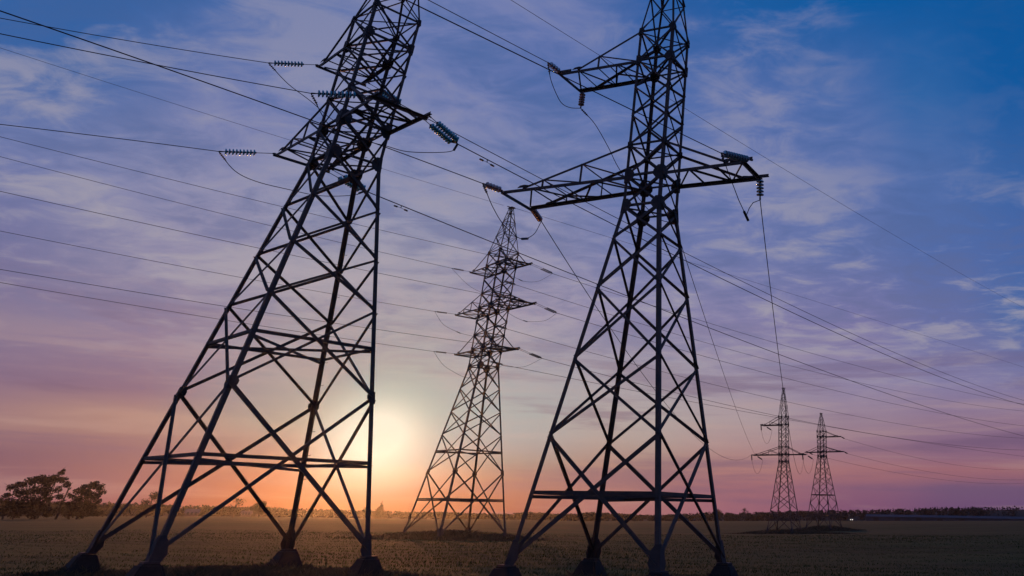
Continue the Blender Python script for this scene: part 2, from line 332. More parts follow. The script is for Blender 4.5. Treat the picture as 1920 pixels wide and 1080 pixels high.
_bp = _N.new('ShaderNodeBump'); _bp.inputs['Strength'].default_value = .5; _bp.inputs['Distance'].default_value = .2
_N.l.new(_f, _bp.inputs['Height']); _N.l.new(_bp.outputs[0], _b.inputs['Normal'])
g = link_arrays('field', V, F, FIELD)
for p in g.data.polygons: p.use_smooth = True
tag(g, kind='structure')

# ---------------------------------------------------------------- lattice towers
HA = dict(base=.3, beam=2.99, P=5.17, beam2=6.83, j1=8.25, j2=10.23, j3=12.24, W=14.22, A0=15.75, A1=17.17, m1=18.63, B0=19.90, T=21.39, top=26.39)
HB = dict(base=.3, beam=2.13, j4=3.84, j3=6.25, j2=8.73, j1=10.61, W=11.89, A0=13.13, A1=14.45, m1=15.80, m2=17.11, B0=18.38, T=19.82, top=25.06)
HC = dict(base=.3, beam=2.99, P=5.17, beam2=6.83, j1=8.25, j2=10.23, j3=12.24, W=14.22, A0=15.74, A1=17.14, m1=18.46, B0=19.76, B1=21.18, m2=22.63, C0=23.95, T=25.35, top=30.29)
HE = dict(base=.3, beam=2.9, P=5.31, beam2=6.9, j1=8.6, j2=10.7, j3=12.8, W=14.94, A0=15.92, A1=16.98, m1=18.06, B0=19.15, T=20.36, top=24.32)
r2 = math.sqrt(2)
def section(t, z):
    xs = [0, t['h']['W'], t['h']['T'], t['h']['top']]; ys = [t['rb'] / r2, t['rw'] / r2, t['rt'] / r2, .17]
    return float(np.interp(z, xs, ys))
def corner(t, i, z):
    s = section(t, z); c = ((-1, -1), (1, -1), (1, 1), (-1, 1))[i]
    return Vector((c[0] * s, c[1] * s, z))
FACES = [(0, 1, (0, -1, 0)), (1, 2, (1, 0, 0)), (2, 3, (0, 1, 0)), (3, 0, (-1, 0, 0))]
def gusset(t, root, i, j, n, z, g, up=1.):
    """pentagonal plate in face (i,j) at corner i"""
    n = Vector(n); c = corner(t, i, z) + n * .022; h = (corner(t, j, z) - corner(t, i, z)).normalized()
    bm = bmesh.new(); pr = [(-.02, -g * .75), (g * .5, -g * .75), (g * .95, -g * .2), (g * .95, g * .25), (g * .5, g * .75), (-.02, g * .75)]
    ups = (corner(t, i, z + .5) - corner(t, i, z - .5)).normalized()
    f0 = [bm.verts.new(c + h * x + ups * y) for x, y in pr]; f1 = [bm.verts.new(v.co + n * .014) for v in f0]
    bm.faces.new(f0[::-1]); bm.faces.new(f1)
    for k in range(6): bm.faces.new((f0[k], f0[(k + 1) % 6], f1[(k + 1) % 6], f1[k]))
    # bolt heads
    for (x, y) in ((g * .25, g * .45), (g * .25, -g * .45), (g * .6, 0), (g * .25, 0)):
        q = c + h * x + ups * y + n * .014; tube(bm, [q, q + n * .022], .018, 6)
    link('gusset_plate', bm, STEEL_DK, root)
def cross_arm(t, root, side, z0, z1, tips, inner, vert=(), over=.35, name='cross_arm'):
    """box lattice arm; tips = ((u,v),(u,v)) of the end beam, inner = distance of the tie joint from the end"""
    S0, S1 = section(t, z0), section(t, z1)
    arm = None
    ch, ti = [], []
    for k, sv in enumerate((-1, 1)):
        u, v = tips[k]
        p = Vector((side * S0, sv * S0, z0)); q = Vector((u, v, z0))
        bm = bmesh.new(); angle_bar(bm, p, q, .135, (0, -sv, 0), (0, 0, -1), .014)
        if arm is None:
            arm = link(name, bmesh.new(), STEEL, root)
        link('chord', bm, STEEL, arm)
        d = (p - q).normalized(); tj = q + d * inner + Vector((0, 0, .05))
        top = Vector((side * S1, sv * S1, z1))
        bm = bmesh.new(); angle_bar(bm, tj, top, .092, (0, -sv, 0), (0, 0, -1), .012); link('tie', bm, STEEL, arm)
        ch.append((p, q)); ti.append((tj, top))
        bm = bmesh.new()   # tie joint plate
        gp = [(-.30, -.02), (.25, -.02), (.45, .06), (.1, .13), (-.15, .10)]
        f0 = [bm.verts.new(tj + d * x * .8 + Vector((0, sv * .02, y * .8))) for x, y in gp]; f1 = [bm.verts.new(vv.co + Vector((0, sv * .012, 0))) for vv in f0]
        bm.faces.new(f0); bm.faces.new(f1[::-1])
        for m in range(5): bm.faces.new((f0[m], f1[m], f1[(m + 1) % 5], f0[(m + 1) % 5]))
        bm.normal_update(); link('joint_plate', bm, STEEL_DK, arm)
    # end beam, standing a little past both chords
    a, b = Vector((*tips[0], z0 - .03)), Vector((*tips[1], z0 - .03)); d = (b - a).normalized()
    bm = bmesh.new(); angle_bar(bm, a - d * .12, b + d * .12, .13, (side, 0, 0), (0, 0, -1), .016); link('end_beam', bm, STEEL, arm)
    if over:
        for (p, q) in ch:
            bm = bmesh.new(); dd = (q - p).normalized(); angle_bar(bm, q - dd * .5 + Vector((0, 0, .016)), q + dd * over + Vector((0, 0, .016)), .10, (0, 0, 1), (0, 1, 0), .014); link('chord_extension', bm, STEEL, arm)
    # verticals, side diagonals and top struts where the arm has them
    fr = list(vert); tops = []
    for k, sv in enumerate((-1, 1)):
        (p, q), (tj, top) = ch[k], ti[k]; row = []
        for f in fr:
            lo = p.lerp(q, f); g2 = (lo.x - top.x) / (tj.x - top.x); hi = top.lerp(tj, g2)
            bm = bmesh.new(); angle_bar(bm, lo, hi, .06, (0, -sv, 0), (side, 0, 0), .01); link('web_post', bm, STEEL, arm); row.append((lo, hi))
        for m, (lo, hi) in enumerate(row):
            tgt = p if m == 0 else row[m - 1][0]
            bm = bmesh.new(); angle_bar(bm, hi, tgt + Vector((0, -sv * .012, 0)), .06, (0, -sv, 0), (0, 0, -1), .01); link('web_diagonal', bm, STEEL, arm)
        tops.append(row)
    for a_, b_ in zip(*tops) if fr else []:
        bm = bmesh.new(); angle_bar(bm, a_[1], b_[1], .055, (side, 0, 0), (0, 0, -1), .01); link('top_strut', bm, STEEL, arm)
    # zigzag in the bottom plane
    m = 3 if not fr else 4
    L0 = [ch[0][0].lerp(ch[0][1] , k / m) for k in range(m + 1)]; L1 = [ch[1][0].lerp(ch[1][1], (k + .0) / m) for k in range(m + 1)]
    dn = Vector((0, 0, -.02))
    for k in range(m):
        a_, b_ = (L0[k], L1[k + 1]) if k % 2 else (L1[k], L0[k + 1])
        if k == m - 1: b_ = b_ + (a_ - b_) * .10
        bm = bmesh.new(); angle_bar(bm, a_ + dn, b_ + dn, .07, (side, 0, 0), (0, 0, -1), .01); link('plan_brace', bm, STEEL, arm)
    for k in range(1, m):
        bm = bmesh.new(); angle_bar(bm, L0[k] + dn * 1.8, L1[k] + dn * 1.8, .055, (side, 0, 0), (0, 0, -1), .01); link('plan_strut', bm, STEEL, arm)
    return arm

def pylon(label, t, loc, psi, arms, group=None, steps=None):
    rz = psi - math.pi / 4
    root = thing('transmission_tower', label, 'pylon', loc, rz, group)
    h = t['h']; ks = list(h)
    # legs: one continuous angle from footing to waist, then on up to the peak
    for i in range(4):
        cx, cy = ((-1, -1), (1, -1), (1, 1), (-1, 1))[i]
        bm = bmesh.new(); w = t['lw']
        angle_bar(bm, corner(t, i, h['base']), corner(t, i, h['W']), w, (-cx, 0, 0), (0, -cy, 0), .018)
        angle_bar(bm, corner(t, i, h['W'] - .01), corner(t, i, h['T']), w * .82, (-cx, 0, 0), (0, -cy, 0), .015)
        angle_bar(bm, corner(t, i, h['T'] - .01), corner(t, i, h['top']), w * .5, (-cx, 0, 0), (0, -cy, 0), .01)
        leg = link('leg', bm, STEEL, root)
        bm = bmesh.new(); b = corner(t, i, h['base'])   # splayed shoe on the footing
        for ax in ((1, 0), (0, 1)):
            d = Vector((-cx * ax[0], -cy * ax[1], 0)); n = Vector((cx * ax[1], cy * ax[0], 0)) * .03
            up = (corner(t, i, 1.3) - b).normalized(); pr = [(-.06, -.05), (.26, -.05), (.34, .14), (.24, .46), (.1, .62), (-.02, .62)]
            f0 = [bm.verts.new(b + d * x + up * y + n) for x, y in pr]; f1 = [bm.verts.new(v.co + n.normalized() * .016) for v in f0]
            bm.faces.new(f0); bm.faces.new(f1[::-1])
            for k in range(6): bm.faces.new((f0[k], f1[k], f1[(k + 1) % 6], f0[(k + 1) % 6]))
        bm.normal_update(); box_bar(bm, b + Vector((0, 0, -.07)), b + Vector((0, 0, -.03)), .40, .40, (1, 0, 0))
        link('base_plate', bm, STEEL_DK, leg)
        # concrete footing, a truncated pyramid with worn edges
        bm = bmesh.new(); s0, s1 = .25, .74
        lo = [bm.verts.new((b.x + sx * s1, b.y + sy * s1, -.85)) for sx, sy in ((-1, -1), (1, -1), (1, 1), (-1, 1))]
        hi = [bm.verts.new((b.x + sx * s0, b.y + sy * s0, .225)) for sx, sy in ((-1, -1), (1, -1), (1, 1), (-1, 1))]
        bm.faces.new(hi); bm.faces.new(lo[::-1])
        for k in range(4): bm.faces.new((lo[k], lo[(k + 1) % 4], hi[(k + 1) % 4], hi[k]))
        bmesh.ops.bevel(bm, geom=[e for e in bm.edges], offset=.05, segments=2, affect='EDGES')
        for v in bm.verts: v.co += Vector((random.uniform(-.012, .012), random.uniform(-.012, .012), random.uniform(-.012, .012)))
        link('footing', bm, CONC, root)
    # X bracing
    nodes = [k for k in ks if k not in ('beam', 'beam2', 'top')]
    for a, b in zip(nodes, nodes[1:]):
        lower = h[b] <= h['W'] + .01; za, zb = h[a], h[b]
        w = (t['bw'] * (1.25 if a == 'base' else 1.0)) if lower else t['bw'] * .86
        if a == 'base': za = .42
        for fi, (i, j, n) in enumerate(FACES):
            n = Vector(n)
            for k, (c0, c1) in enumerate(((i, j), (j, i))):
                p, q = corner(t, c0, za), corner(t, c1, zb)
                d = (q - p).normalized(); p += d * .05; q -= d * .05
                off = n * (.006 if k else -.024)
                bm = bmesh.new(); up = Vector((0, 0, 1)); inpl = d.cross(n)
                angle_bar(bm, p + off - inpl * w * .5, q + off - inpl * w * .5, w * (1.2 if k == fi % 2 else .9), inpl, n * (1 if k else -1), .010, w2=w * .7)
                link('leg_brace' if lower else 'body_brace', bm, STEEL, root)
    # peak
    T, P = h['T'], h['top']; zs = [T, T + (P - T) * .36, T + (P - T) * .66, T + (P - T) * .86, P - .05]
    for m in range(4):
        for fi, (i, j, n) in enumerate(FACES):
            n = Vector(n)
            prs = ((i, j), (j, i)) if m < 2 else (((i, j), (j, i))[(m + fi) % 2],)
            for k, (c0, c1) in enumerate(prs):
                p, q = corner(t, c0, zs[m]), corner(t, c1, zs[m + 1]); d = (q - p).normalized()
                bm = bmesh.new(); angle_bar(bm, p + n * (.006 if k else -.02), q + n * (.006 if k else -.02), .055, d.cross(n), n * (1 if k else -1), .008); link('peak_brace', bm, STEEL, root)
            bm = bmesh.new(); angle_bar(bm, corner(t, i, zs[m + 1]), corner(t, j, zs[m + 1]), .05, (0, 0, 1), -n, .008); link('peak_strut', bm, STEEL, root)
    bm = bmesh.new(); box_bar(bm, (-.55 * .7, 0, P), (.55 * .7, 0, P), .42, .06); box_bar(bm, (0, -.5, P + .05), (0, .5, P + .05), .12, .05); link('peak_cap', bm, STEEL_DK, root)
    # horizontal frames
    frames = [k for k in ('beam', 'beam2', 'W', 'A0', 'A1', 'B0', 'B1', 'C0', 'T') if k in h]
    for k in frames:
        z = h[k]; big = k.startswith('beam'); w = .105 if big else (.085 if k in ('W', 'A0', 'B0', 'C0') else .07)
        for (i, j, n) in FACES:
            n = Vector(n); p, q = corner(t, i, z), corner(t, j, z)
            bm = bmesh.new(); angle_bar(bm, p - n * .04, q - n * .04, w, (0, 0, 1), -n, .012); link('horizontal_strut', bm, STEEL, root)
        for (i, j) in ((0, 2), (1, 3)):
            p, q = corner(t, i, z - .02 - .03 * (i == 1)), corner(t, j, z - .02 - .03 * (i == 1))
            bm = bmesh.new(); angle_bar(bm, p, q, w * (.9 if big else .8), (0, 0, -1), None, .01); link('diaphragm_bar', bm, STEEL, root)
    # gusset plates
    for k, g in t['plates'].items():
        for (i, j, n) in FACES:
            gusset(t, root, i, j, n, h[k], g); gusset(t, root, j, i, n, h[k], g)
    for arm in arms: cross_arm(t, root, *arm)
    if steps is not None:      # climbing bolts up one leg
        cx, cy = ((-1, -1), (1, -1), (1, 1), (-1, 1))[steps]; z = 2.6; k = 0
        while z < h['T'] - .2:
            c = corner(t, steps, z); d = Vector((cx, 0, 0)) if k % 2 else Vector((0, cy, 0))
            bm = bmesh.new(); tube(bm, [c - d * .02, c + d * .15, c + d * .165 + Vector((0, 0, .03))], .010, 5); link('step_bolt', bm, STEEL_DK, root)
            z += .42; k += 1
    return root

tA = dict(h=HA, rb=4.505, rw=1.462, rt=1.514, lw=.155, bw=.098, plates=dict(P=.28, W=.42, A0=.44, A1=.2, B0=.34, T=.2))
tB = dict(h=HB, rb=3.583, rw=1.116, rt=1.130, lw=.145, bw=.092, plates=dict(W=.38, A0=.40, A1=.18, B0=.30, T=.24))
tC = dict(h=HC, rb=4.505, rw=1.462, rt=1.555, lw=.155, bw=.095, plates=dict(P=.30, W=.44, A0=.40, A1=.22, m1=.22, B0=.40, C0=.36, T=.24))
tE = dict(h=HE, rb=4.414, rw=1.183, rt=1.234, lw=.160, bw=.095, plates=dict(P=.34, W=.46, A0=.40, B0=.40, T=.3))
PSI = dict(A=.081, B=.438, C=.048, D=.369, E=.236)
LOC = dict(A=(-16.963, 29.726, .015), B=(-3.860, 28.311, 0), C=(-25.311, 77.556, -.601), D=(7.197, 162.58, -1.407), E=(17.893, 199.925, -1.200))
V3 = (.36, .67)
pA = pylon('tall dark lattice pylon at the left, nearest and leaning widest, sun low behind its legs', tA, LOC['A'], PSI['A'],
    [(-1, HA['A0'], HA['A1'], ((-5.2, -1.1), (-5.24, 1.23)), .45, V3, 0), (1, HA['A0'], HA['A1'], ((3.75, -1.05), (3.72, 1.15)), .5, (), .35),
     (-1, HA['B0'], HA['T'], ((-3.65, -1.05), (-3.7, 1.15)), .4, (), 0)], 'pylons of the power lines', steps=3)
armsB = [(-1, HB['A0'], HB['A1'], ((-6.35, -.87), (-6.37, 1.15)), .9, V3, 0), (1, HB['A0'], HB['A1'], ((4.05, -.80), (4.10, .92)), .55, (), .40),
         (-1, HB['B0'], HB['T'], ((-4.45, -.88), (-4.40, .83)), .8, (.5,), .15)]
pB = pylon('large dark lattice pylon right of centre with one upper arm and two long lower arms', tB, LOC['B'], PSI['B'], armsB, 'pylons of the power lines')
pC = pylon('middle distance lattice pylon with three tiers of arms, standing between the two nearest pylons', tC, LOC['C'], PSI['C'],
    [(-1, HC['A0'], HC['A1'], ((-4.0, -1.), (-4.0, 1.1)), .5, (), 0), (1, HC['A0'], HC['A1'], ((3.5, -1.), (3.5, 1.2)), .5, (), .3),
     (-1, HC['B0'], HC['B1'], ((-5.35, -1.05), (-5.35, 1.1)), .5, V3, 0), (1, HC['B0'], HC['B1'], ((5.2, -1.05), (5.2, 1.2)), .5, V3, .3),
     (-1, HC['C0'], HC['T'], ((-4.1, -1.), (-4.1, 1.1)), .5, (), 0), (1, HC['C0'], HC['T'], ((3.4, -1.), (3.4, 1.2)), .5, (), .3)], 'pylons of the power lines')
pD = copy_tree(pB); pD.location = LOC['D']; pD.rotation_euler = (0, 0, PSI['D'] - math.pi / 4)
pD['label'] = 'small distant lattice pylon, left of the far pair, upper arm pointing left'
pE = pylon('small distant lattice pylon, the right one of the far pair, upper arm pointing right', tE, LOC['E'], PSI['E'],
    [(-1, HE['A0'], HE['A1'], ((-4.1, -1.), (-4.1, 1.)), .5, (), 0), (1, HE['A0'], HE['A1'], ((5.1, -1.), (5.1, 1.)), .5, V3, .2),
     (1, HE['B0'], HE['T'], ((4.5, -1.), (4.5, 1.)), .5, (), .2)], 'pylons of the power lines')

# ---------------------------------------------------------------- insulator strings
_disc = {}
def disc_mesh(m, rad):
    key = (m.name, rad)
    if key not in _disc:
        bm = bmesh.new(); lathe(bm, [(.02, -.062), (.045, -.060), (.05, -.02), (.06, -.014), (rad * .72, -.012), (rad * .95, .012), (rad, .034), (rad * .97, .048), (rad * .82, .040), (rad * .78, .052), (rad * .6, .036), (rad * .55, .048), (.03, .036), (.018, .060)], 16)
        me = bpy.data.meshes.new('disc'); bm.to_mesh(me); bm.free(); me.materials.append(m); me.materials.append(CAPM)
        for p in me.polygons: p.use_smooth = True; p.material_index = 1 if p.center.x < -.018 else 0
        _disc[key] = me
    return _disc[key]
def insulator(label, p, q, n, m, rad=.138, double=0., group=None, lead=.0, simple=False, pitch=.132):
    """string of n discs from the arm p to the conductor clamp q; double = spacing of twin strings"""
    p, q = Vector(p), Vector(q); d = (q - p); L = d.length; d.normalize()
    root = thing('insulator_string', label, 'insulator', p, 0, group)
    side = d.cross(Vector((0, 0, 1))).normalized(); qm = d.to_track_quat('X', 'Z').to_matrix().to_4x4()
    body = n * pitch; end = L - .22; st = max(.12, end - body)
    offs = (-double / 2, double / 2) if double else (0.,)
    for o in offs:
        a = side * o
        bm = bmesh.new(); tube(bm, [a * (1.0 if double else 0), a + d * st], .016, 6); tube(bm, [a + d * st, a + d * end], .022, 6)
        tube(bm, [a + d * .05 - side * .001, a + d * .16], .035, 6)
        if simple:
            k = 0
            while k < n:
                x = st + pitch * (k + .5); c = a + d * x
                tube(bm, [c - d * .02, c + d * .02], rad, 8); k += 1
        link('link_rod', bm, CAPM if not simple else STEEL_DK, root)
        if not simple:
            for k in range(n):
                o2 = bpy.data.objects.new('disc', disc_mesh(m, rad)); COL.objects.link(o2); o2.parent = root
                o2.matrix_local = Matrix.Translation(a + d * (st + pitch * (k + .5))) @ qm
    bm = bmesh.new()
    if double:
        a, b, c = d * end - side * double / 2, d * end + side * double / 2, d * (L - .03); up = side.cross(d) * .012
        f0 = [bm.verts.new(v + up) for v in (a - d * .04 - side * .05, b - d * .04 + side * .05, b + d * .05, c, a + d * .05)]; f1 = [bm.verts.new(v.co - up * 2) for v in f0]
        bm.faces.new(f0); bm.faces.new(f1[::-1])
        for k in range(5): bm.faces.new((f0[k], f1[k], f1[(k + 1) % 5], f0[(k + 1) % 5]))
        bm.normal_update()
    tube(bm, [d * (L - .24), d * (L - .05), d * L], [.02, .035, .03], 6)
    link('tension_clamp', bm, CAPM, root)
    return root
Wp = {k: (Vector(v[0]), Vector(v[1])) for k, v in WIRES.items()}
gA, gB, gC, gD = 'insulator strings of the left near pylon', 'insulator strings of the right near pylon', 'insulator strings of the middle pylon', 'insulator strings of the far pylons'
I = insulator
I('teal glass insulator string pulling left from the upper arm of the left pylon', *Wp['A UL f'], 9, GLASS_T, group=gA)
I('teal glass insulator string crossing in front of the left pylon body, below the upper one', *Wp['A LR f'], 10, GLASS_T, group=gA)
I('teal glass insulator string pulling left from the lowest left arm tip of the left pylon', *Wp['A LL f'], 9, GLASS_T, group=gA)
I('double teal insulator string sticking out right of the left pylon', *Wp['A LR b'], 9, GLASS_T, double=.42, group=gA, pitch=.13)
I('double teal insulator string behind the waist lattice of the left pylon', *Wp['A LL b'], 9, GLASS_T, double=.42, group=gA)
I('double teal insulator string behind the upper body of the left pylon', *Wp['A UL b'], 9, GLASS_T, double=.42, group=gA)
I('pinkish glass insulator string at the left end of the long lower arm, right pylon', *Wp['B LL f'], 5, GLASS_C, .13, group=gB, pitch=.155)
I('pinkish glass insulator string pulling left from the short upper arm, right pylon', *Wp['B UL f'], 4, GLASS_C, .13, group=gB, pitch=.165)
I('bluish glass insulator string lying on top of the right lower arm, right pylon', *Wp['B LR f'], 9, GLASS_B, .135, group=gB, pitch=.165)
I('pinkish glass insulator string hanging slanted under the left lower arm, right pylon', *Wp['B LL b'], 7, GLASS_C, .13, group=gB, pitch=.16)
I('glass insulator string hanging from the tip of the right lower arm, right pylon', *Wp['B LR b'], 5, GLASS_B, .15, group=gB, pitch=.13)
I('dark pink insulator string hanging upright below the short upper arm, right pylon', *UL_HANG, 5, GLASS_C, .14, group=gB, pitch=.125)
I('pinkish glass insulator string half hidden behind the waist plates, right pylon', *Wp['B MID b'], 9, GLASS_C, .145, group=gB, pitch=.15)
tier = dict(U='upper', M='middle', L='lower')
for k in ('UL', 'UR', 'ML', 'MR', 'LL', 'LR'):
    sd_ = 'left' if k[1] == 'L' else 'right'
    I('small dark insulator string pulling left from the %s %s arm of the middle pylon' % (tier[k[0]], sd_), *Wp['C %s f' % k], 9, CAPM, .075, group=gC, pitch=.12, simple=True)
    I('small dark double insulator string pulling right from the %s %s arm of the middle pylon' % (tier[k[0]], sd_), *Wp['C %s b' % k], 9, CAPM, .07, double=.36, group=gC, simple=True)

# ---------------------------------------------------------------- conductors
def wire_pts(key, n=48):
    P, S, deg, L, c = WIRES[key]; d = (math.cos(R(deg)), math.sin(R(deg)))
    return [Vector((S[0] + d[0] * s, S[1] + d[1] * s, S[2] + c[0] * s + c[1] * s * s)) for s in (L * (k / n) ** 1.3 for k in range(n + 1))]
def conductor(key, rad, label, group, cat='wire', name='conductor_wire'):
    pts = wire_pts(key); bm = bmesh.new(); o = pts[0].copy(); tube(bm, [p - o for p in pts], rad, 5)
    w = link(name, bm, WIREM, smooth=True); w.location = o
    return tag(w, label, cat, group)
gl, gr_ = 'wires of the left pylon', 'wires of the middle pylon'
conductor('A UL f', .016, 'wire running left from the upper insulator of the left pylon, topmost at frame edge', gl)
conductor('A LR f', .016, 'wire running left from the second teal insulator of the left pylon', gl)
conductor('A LL f', .016, 'wire running left from the lowest left insulator of the left pylon', gl)
conductor('A LR b', .022, 'wire running right from the double insulator beside the left pylon, behind the right pylon', gl)
conductor('A LL b', .024, 'wire running right from the waist of the left pylon, falling over the middle pylon', gl)
conductor('A UL b', .022, 'wire running right from the upper body of the left pylon, highest of its three', gl)
conductor('A gw b', .015, 'thin earth wire falling from the top edge to the right edge through the blue sky', gl, name='earth_wire')
conductor('A gw f', .012, 'thin earth wire leaving the peak of the left pylon to the left', gl, name='earth_wire')
gb = 'wires of the right pylon'
conductor('B LL f', .017, 'thick wire crossing the left pylon from the top left corner to the long lower arm', gb)
conductor('B UL f', .016, 'thick wire from the top edge to the insulator of the short upper arm', gb)
conductor('B LR f', .016, 'thick wire passing under the short upper arm to the right lower arm', gb)
conductor('B LL b', .018, 'slack wire sagging from the hanging insulator of the left lower arm to the far pylon', gb)
conductor('B LR b', .018, 'slack wire dropping steeply from the right arm tip towards the top of the far pylon', gb)
conductor('B MID b', .018, 'slack wire dropping from the waist of the right pylon to the far pylon arm', gb)
for k in ('UL', 'UR', 'ML', 'MR', 'LL', 'LR'):
    sd_ = 'left' if k[1] == 'L' else 'right'
    conductor('C %s f' % k, .017, 'faint wire running left from the %s %s arm of the middle pylon' % (tier[k[0]], sd_), gr_)
    conductor('C %s b' % k, .021, 'faint wire running right from the %s %s arm of the middle pylon' % (tier[k[0]], sd_), gr_)
conductor('C gw f', .014, 'very thin earth wire running left from the peak of the middle pylon', gr_, name='earth_wire')
conductor('C gw b', .017, 'very thin earth wire running right from the peak of the middle pylon', gr_, name='earth_wire')
def local_pt(n, u, v, z):
    a = PSI[n] - math.pi / 4; l = LOC[n]
    return Vector((l[0] + u * math.cos(a) - v * math.sin(a), l[1] + u * math.sin(a) + v * math.cos(a), l[2] + z))
for nm, (u, v, z), c1, c2 in (('upper right', (4.5, 1, HE['B0']), -.066, .00046), ('lower right', (5.1, 1, HE['A0']), -.060, .00042), ('lower left', (-4.1, 1, HE['A0']), -.062, .00036)):
    p = local_pt('E', u, v, z); q = p + Vector((math.cos(R(54)) * 1.9, math.sin(R(54)) * 1.9, -.35))
    I('tiny dark insulator string at the %s arm of the right far pylon' % nm, p, q, 9, CAPM, .13, group=gD, simple=True)
    WIRES['E'] = (list(p), list(q), 54, 190., [c1, c2]); conductor('E', .026, 'faint far wire sagging right from the %s arm of the right far pylon' % nm, 'wires of the far pylons')
for nm, (u, z), vv in (('upper left', (-4.42, HB['B0']), 1), ('lower left', (-6.35, HB['A0']), 1), ('lower right', (4.1, HB['A0']), 1)):
    p = local_pt('D', u, -.9, z); q = local_pt('D', u, .95, z)
    a0 = p + Vector((.1, -.3, -1.15)); b0 = q + Vector((1.5, .7, -.8))
    I('tiny dark insulator hanging at the near corner of the %s arm, left far pylon' % nm, p, a0, 7, CAPM, .13, group=gD, simple=True)
    I('tiny dark insulator slanting from the far corner of the %s arm, left far pylon' % nm, q, b0, 8, CAPM, .13, group=gD, simple=True)
    bm = bmesh.new(); pts = smoothpath([a0, a0.lerp(b0, .2) + Vector((0, 0, -1.5)), a0.lerp(b0, .5) + Vector((0, 0, -2.3)), a0.lerp(b0, .8) + Vector((0, 0, -1.6)), b0]); tube(bm, [x - a0 for x in pts], .022, 4)
    j = link('jumper_loop', bm, WIREM); j.location = a0; tag(j, 'thin jumper loop hanging under the %s arm of the left far pylon' % nm, 'wire', 'jumper loops')
# jumper loops
JL = {'A UL': 'jumper loop hanging from the upper left insulator across the left pylon body', 'A LR': 'jumper loop ending in a flat curve below the double insulator right of the left pylon',
      'A LL': 'jumper loop hanging below the lowest left insulator through the left pylon waist', 'B UL': 'jumper loop between the two insulators of the short upper arm',
      'B LL': 'jumper loop hanging in front of the middle pylon peak under the long lower arm', 'B LR': 'V shaped jumper loop with a clamp below the right lower arm',
      'B drop': 'jumper wire dropping from the short upper arm behind the right pylon to its waist'}
for k, pts in JUMPERS.items():
    lab = JL.get(k) or 'thin jumper loop under the %s %s arm of the middle pylon' % (tier[k[2]], 'left' if k[3] == 'L' else 'right')
    o0 = Vector(pts[0]); sp = [x - o0 for x in (smoothpath(pts) if k != 'B LR' else [Vector(q) for q in pts])]
    bm = bmesh.new(); tube(bm, sp, .016 if k[0] != 'C' else .014, 5)
    j = link('jumper_loop', bm, WIREM, smooth=True); j.location = o0; tag(j, lab, 'wire', 'jumper loops')
    if k[0] in 'AB':      # ribbed sleeve just below the clamp
        d = (sp[1] - sp[0]); d.normalize(); bm = bmesh.new()
        for m in range(4): c = d * (.12 + .09 * m); tube(bm, [c - d * .016, c + d * .016], .05, 8)
        tube(bm, [d * .04, d * .5], .022, 6); link('sleeve', bm, CAPM, j)
    if k in ('A LR', 'A LL'):
        d = (sp[-2] - sp[-1]).normalized(); bm = bmesh.new(); tube(bm, [sp[-1] + d * .02, sp[-1] + d * .34], .05, 8); link('sleeve', bm, CAPM, j)
    if k in ('B LL', 'C UR', 'C MR', 'B LR', 'C ML'):
        m = {'B LL': .72, 'B LR': .48}.get(k, .5); i = int(len(sp) * m); d = (sp[i] - sp[i - 1]).normalized(); r_ = .05 if k[0] == 'B' else .04
        bm = bmesh.new(); tube(bm, [sp[i] - d * .22, sp[i] + d * .22], r_, 8); link('joint_clamp', bm, CAPM, j)
# vibration dampers on two near wires
def damper(key, s, label):
    P, S, deg, L, c = WIRES[key]; d2 = Vector((math.cos(R(deg)), math.sin(R(deg)), c[0])).normalized()
    p = Vector((S[0], S[1], S[2])) + d2 * s
    root = thing('vibration_damper', label, 'damper', p, 0, 'vibration dampers')
    bm = bmesh.new(); tube(bm, [Vector((0, 0, .02)), Vector((0, 0, -.13))], .022, 6); link('clamp', bm, CAPM, root)
    bm = bmesh.new(); tube(bm, [d2 * -.30 + Vector((0, 0, -.14)), Vector((0, 0, -.12)), d2 * .30 + Vector((0, 0, -.14))], .010, 5); link('messenger_cable', bm, CAPM, root)
    for sg in (-1, 1):
        bm = bmesh.new(); tube(bm, [d2 * (.20 * sg) + Vector((0, 0, -.14)), d2 * (.24 * sg) + Vector((0, 0, -.14)), d2 * (.40 * sg) + Vector((0, 0, -.145))], [.03, .045, .04], 8); link('weight', bm, CAPM, root)
damper('A LR b', 1.65, 'small dumbbell damper on the wire right of the left pylon, upper one')
damper('A LL b', 2.1, 'small dumbbell damper on the wire near the left pylon leg, lower one')

# ---------------------------------------------------------------- vegetation
def polar(az, d, z=None):
    x, y = d * math.sin(R(az)), d * math.cos(R(az)); return Vector((x, y, gz(x, y) if z is None else z))
def leaf_quads(blobs, dens, size, squash=1.0):
    """leaf clumps scattered through ellipsoid blobs; returns verts, faces"""
    C = []
    for (x, y, z, rx, ry, rz) in blobs:
        n = int(dens * rx * rz) + 8
        v = RNG.normal(size=(n, 3)); v /= np.linalg.norm(v, axis=1)[:, None]
        v *= (RNG.random((n, 1)) ** .38) * RNG.uniform(.78, 1.12, (n, 1))
        C.append(v * [rx, ry, rz] + [x, y, z])
    C = np.concatenate(C); n = len(C)
    a = RNG.normal(size=(n, 3)); a /= np.linalg.norm(a, axis=1)[:, None]
    b = np.cross(a, RNG.normal(size=(n, 3))); b /= np.linalg.norm(b, axis=1)[:, None]
    s = size * RNG.uniform(.5, 1.3, (n, 1))
    a = a * s; b = b * s * .55
    V = np.stack([C - a, C - b * .8, C + a, C + b], 1).reshape(-1, 3)
    return V, np.arange(n * 4).reshape(-1, 4)
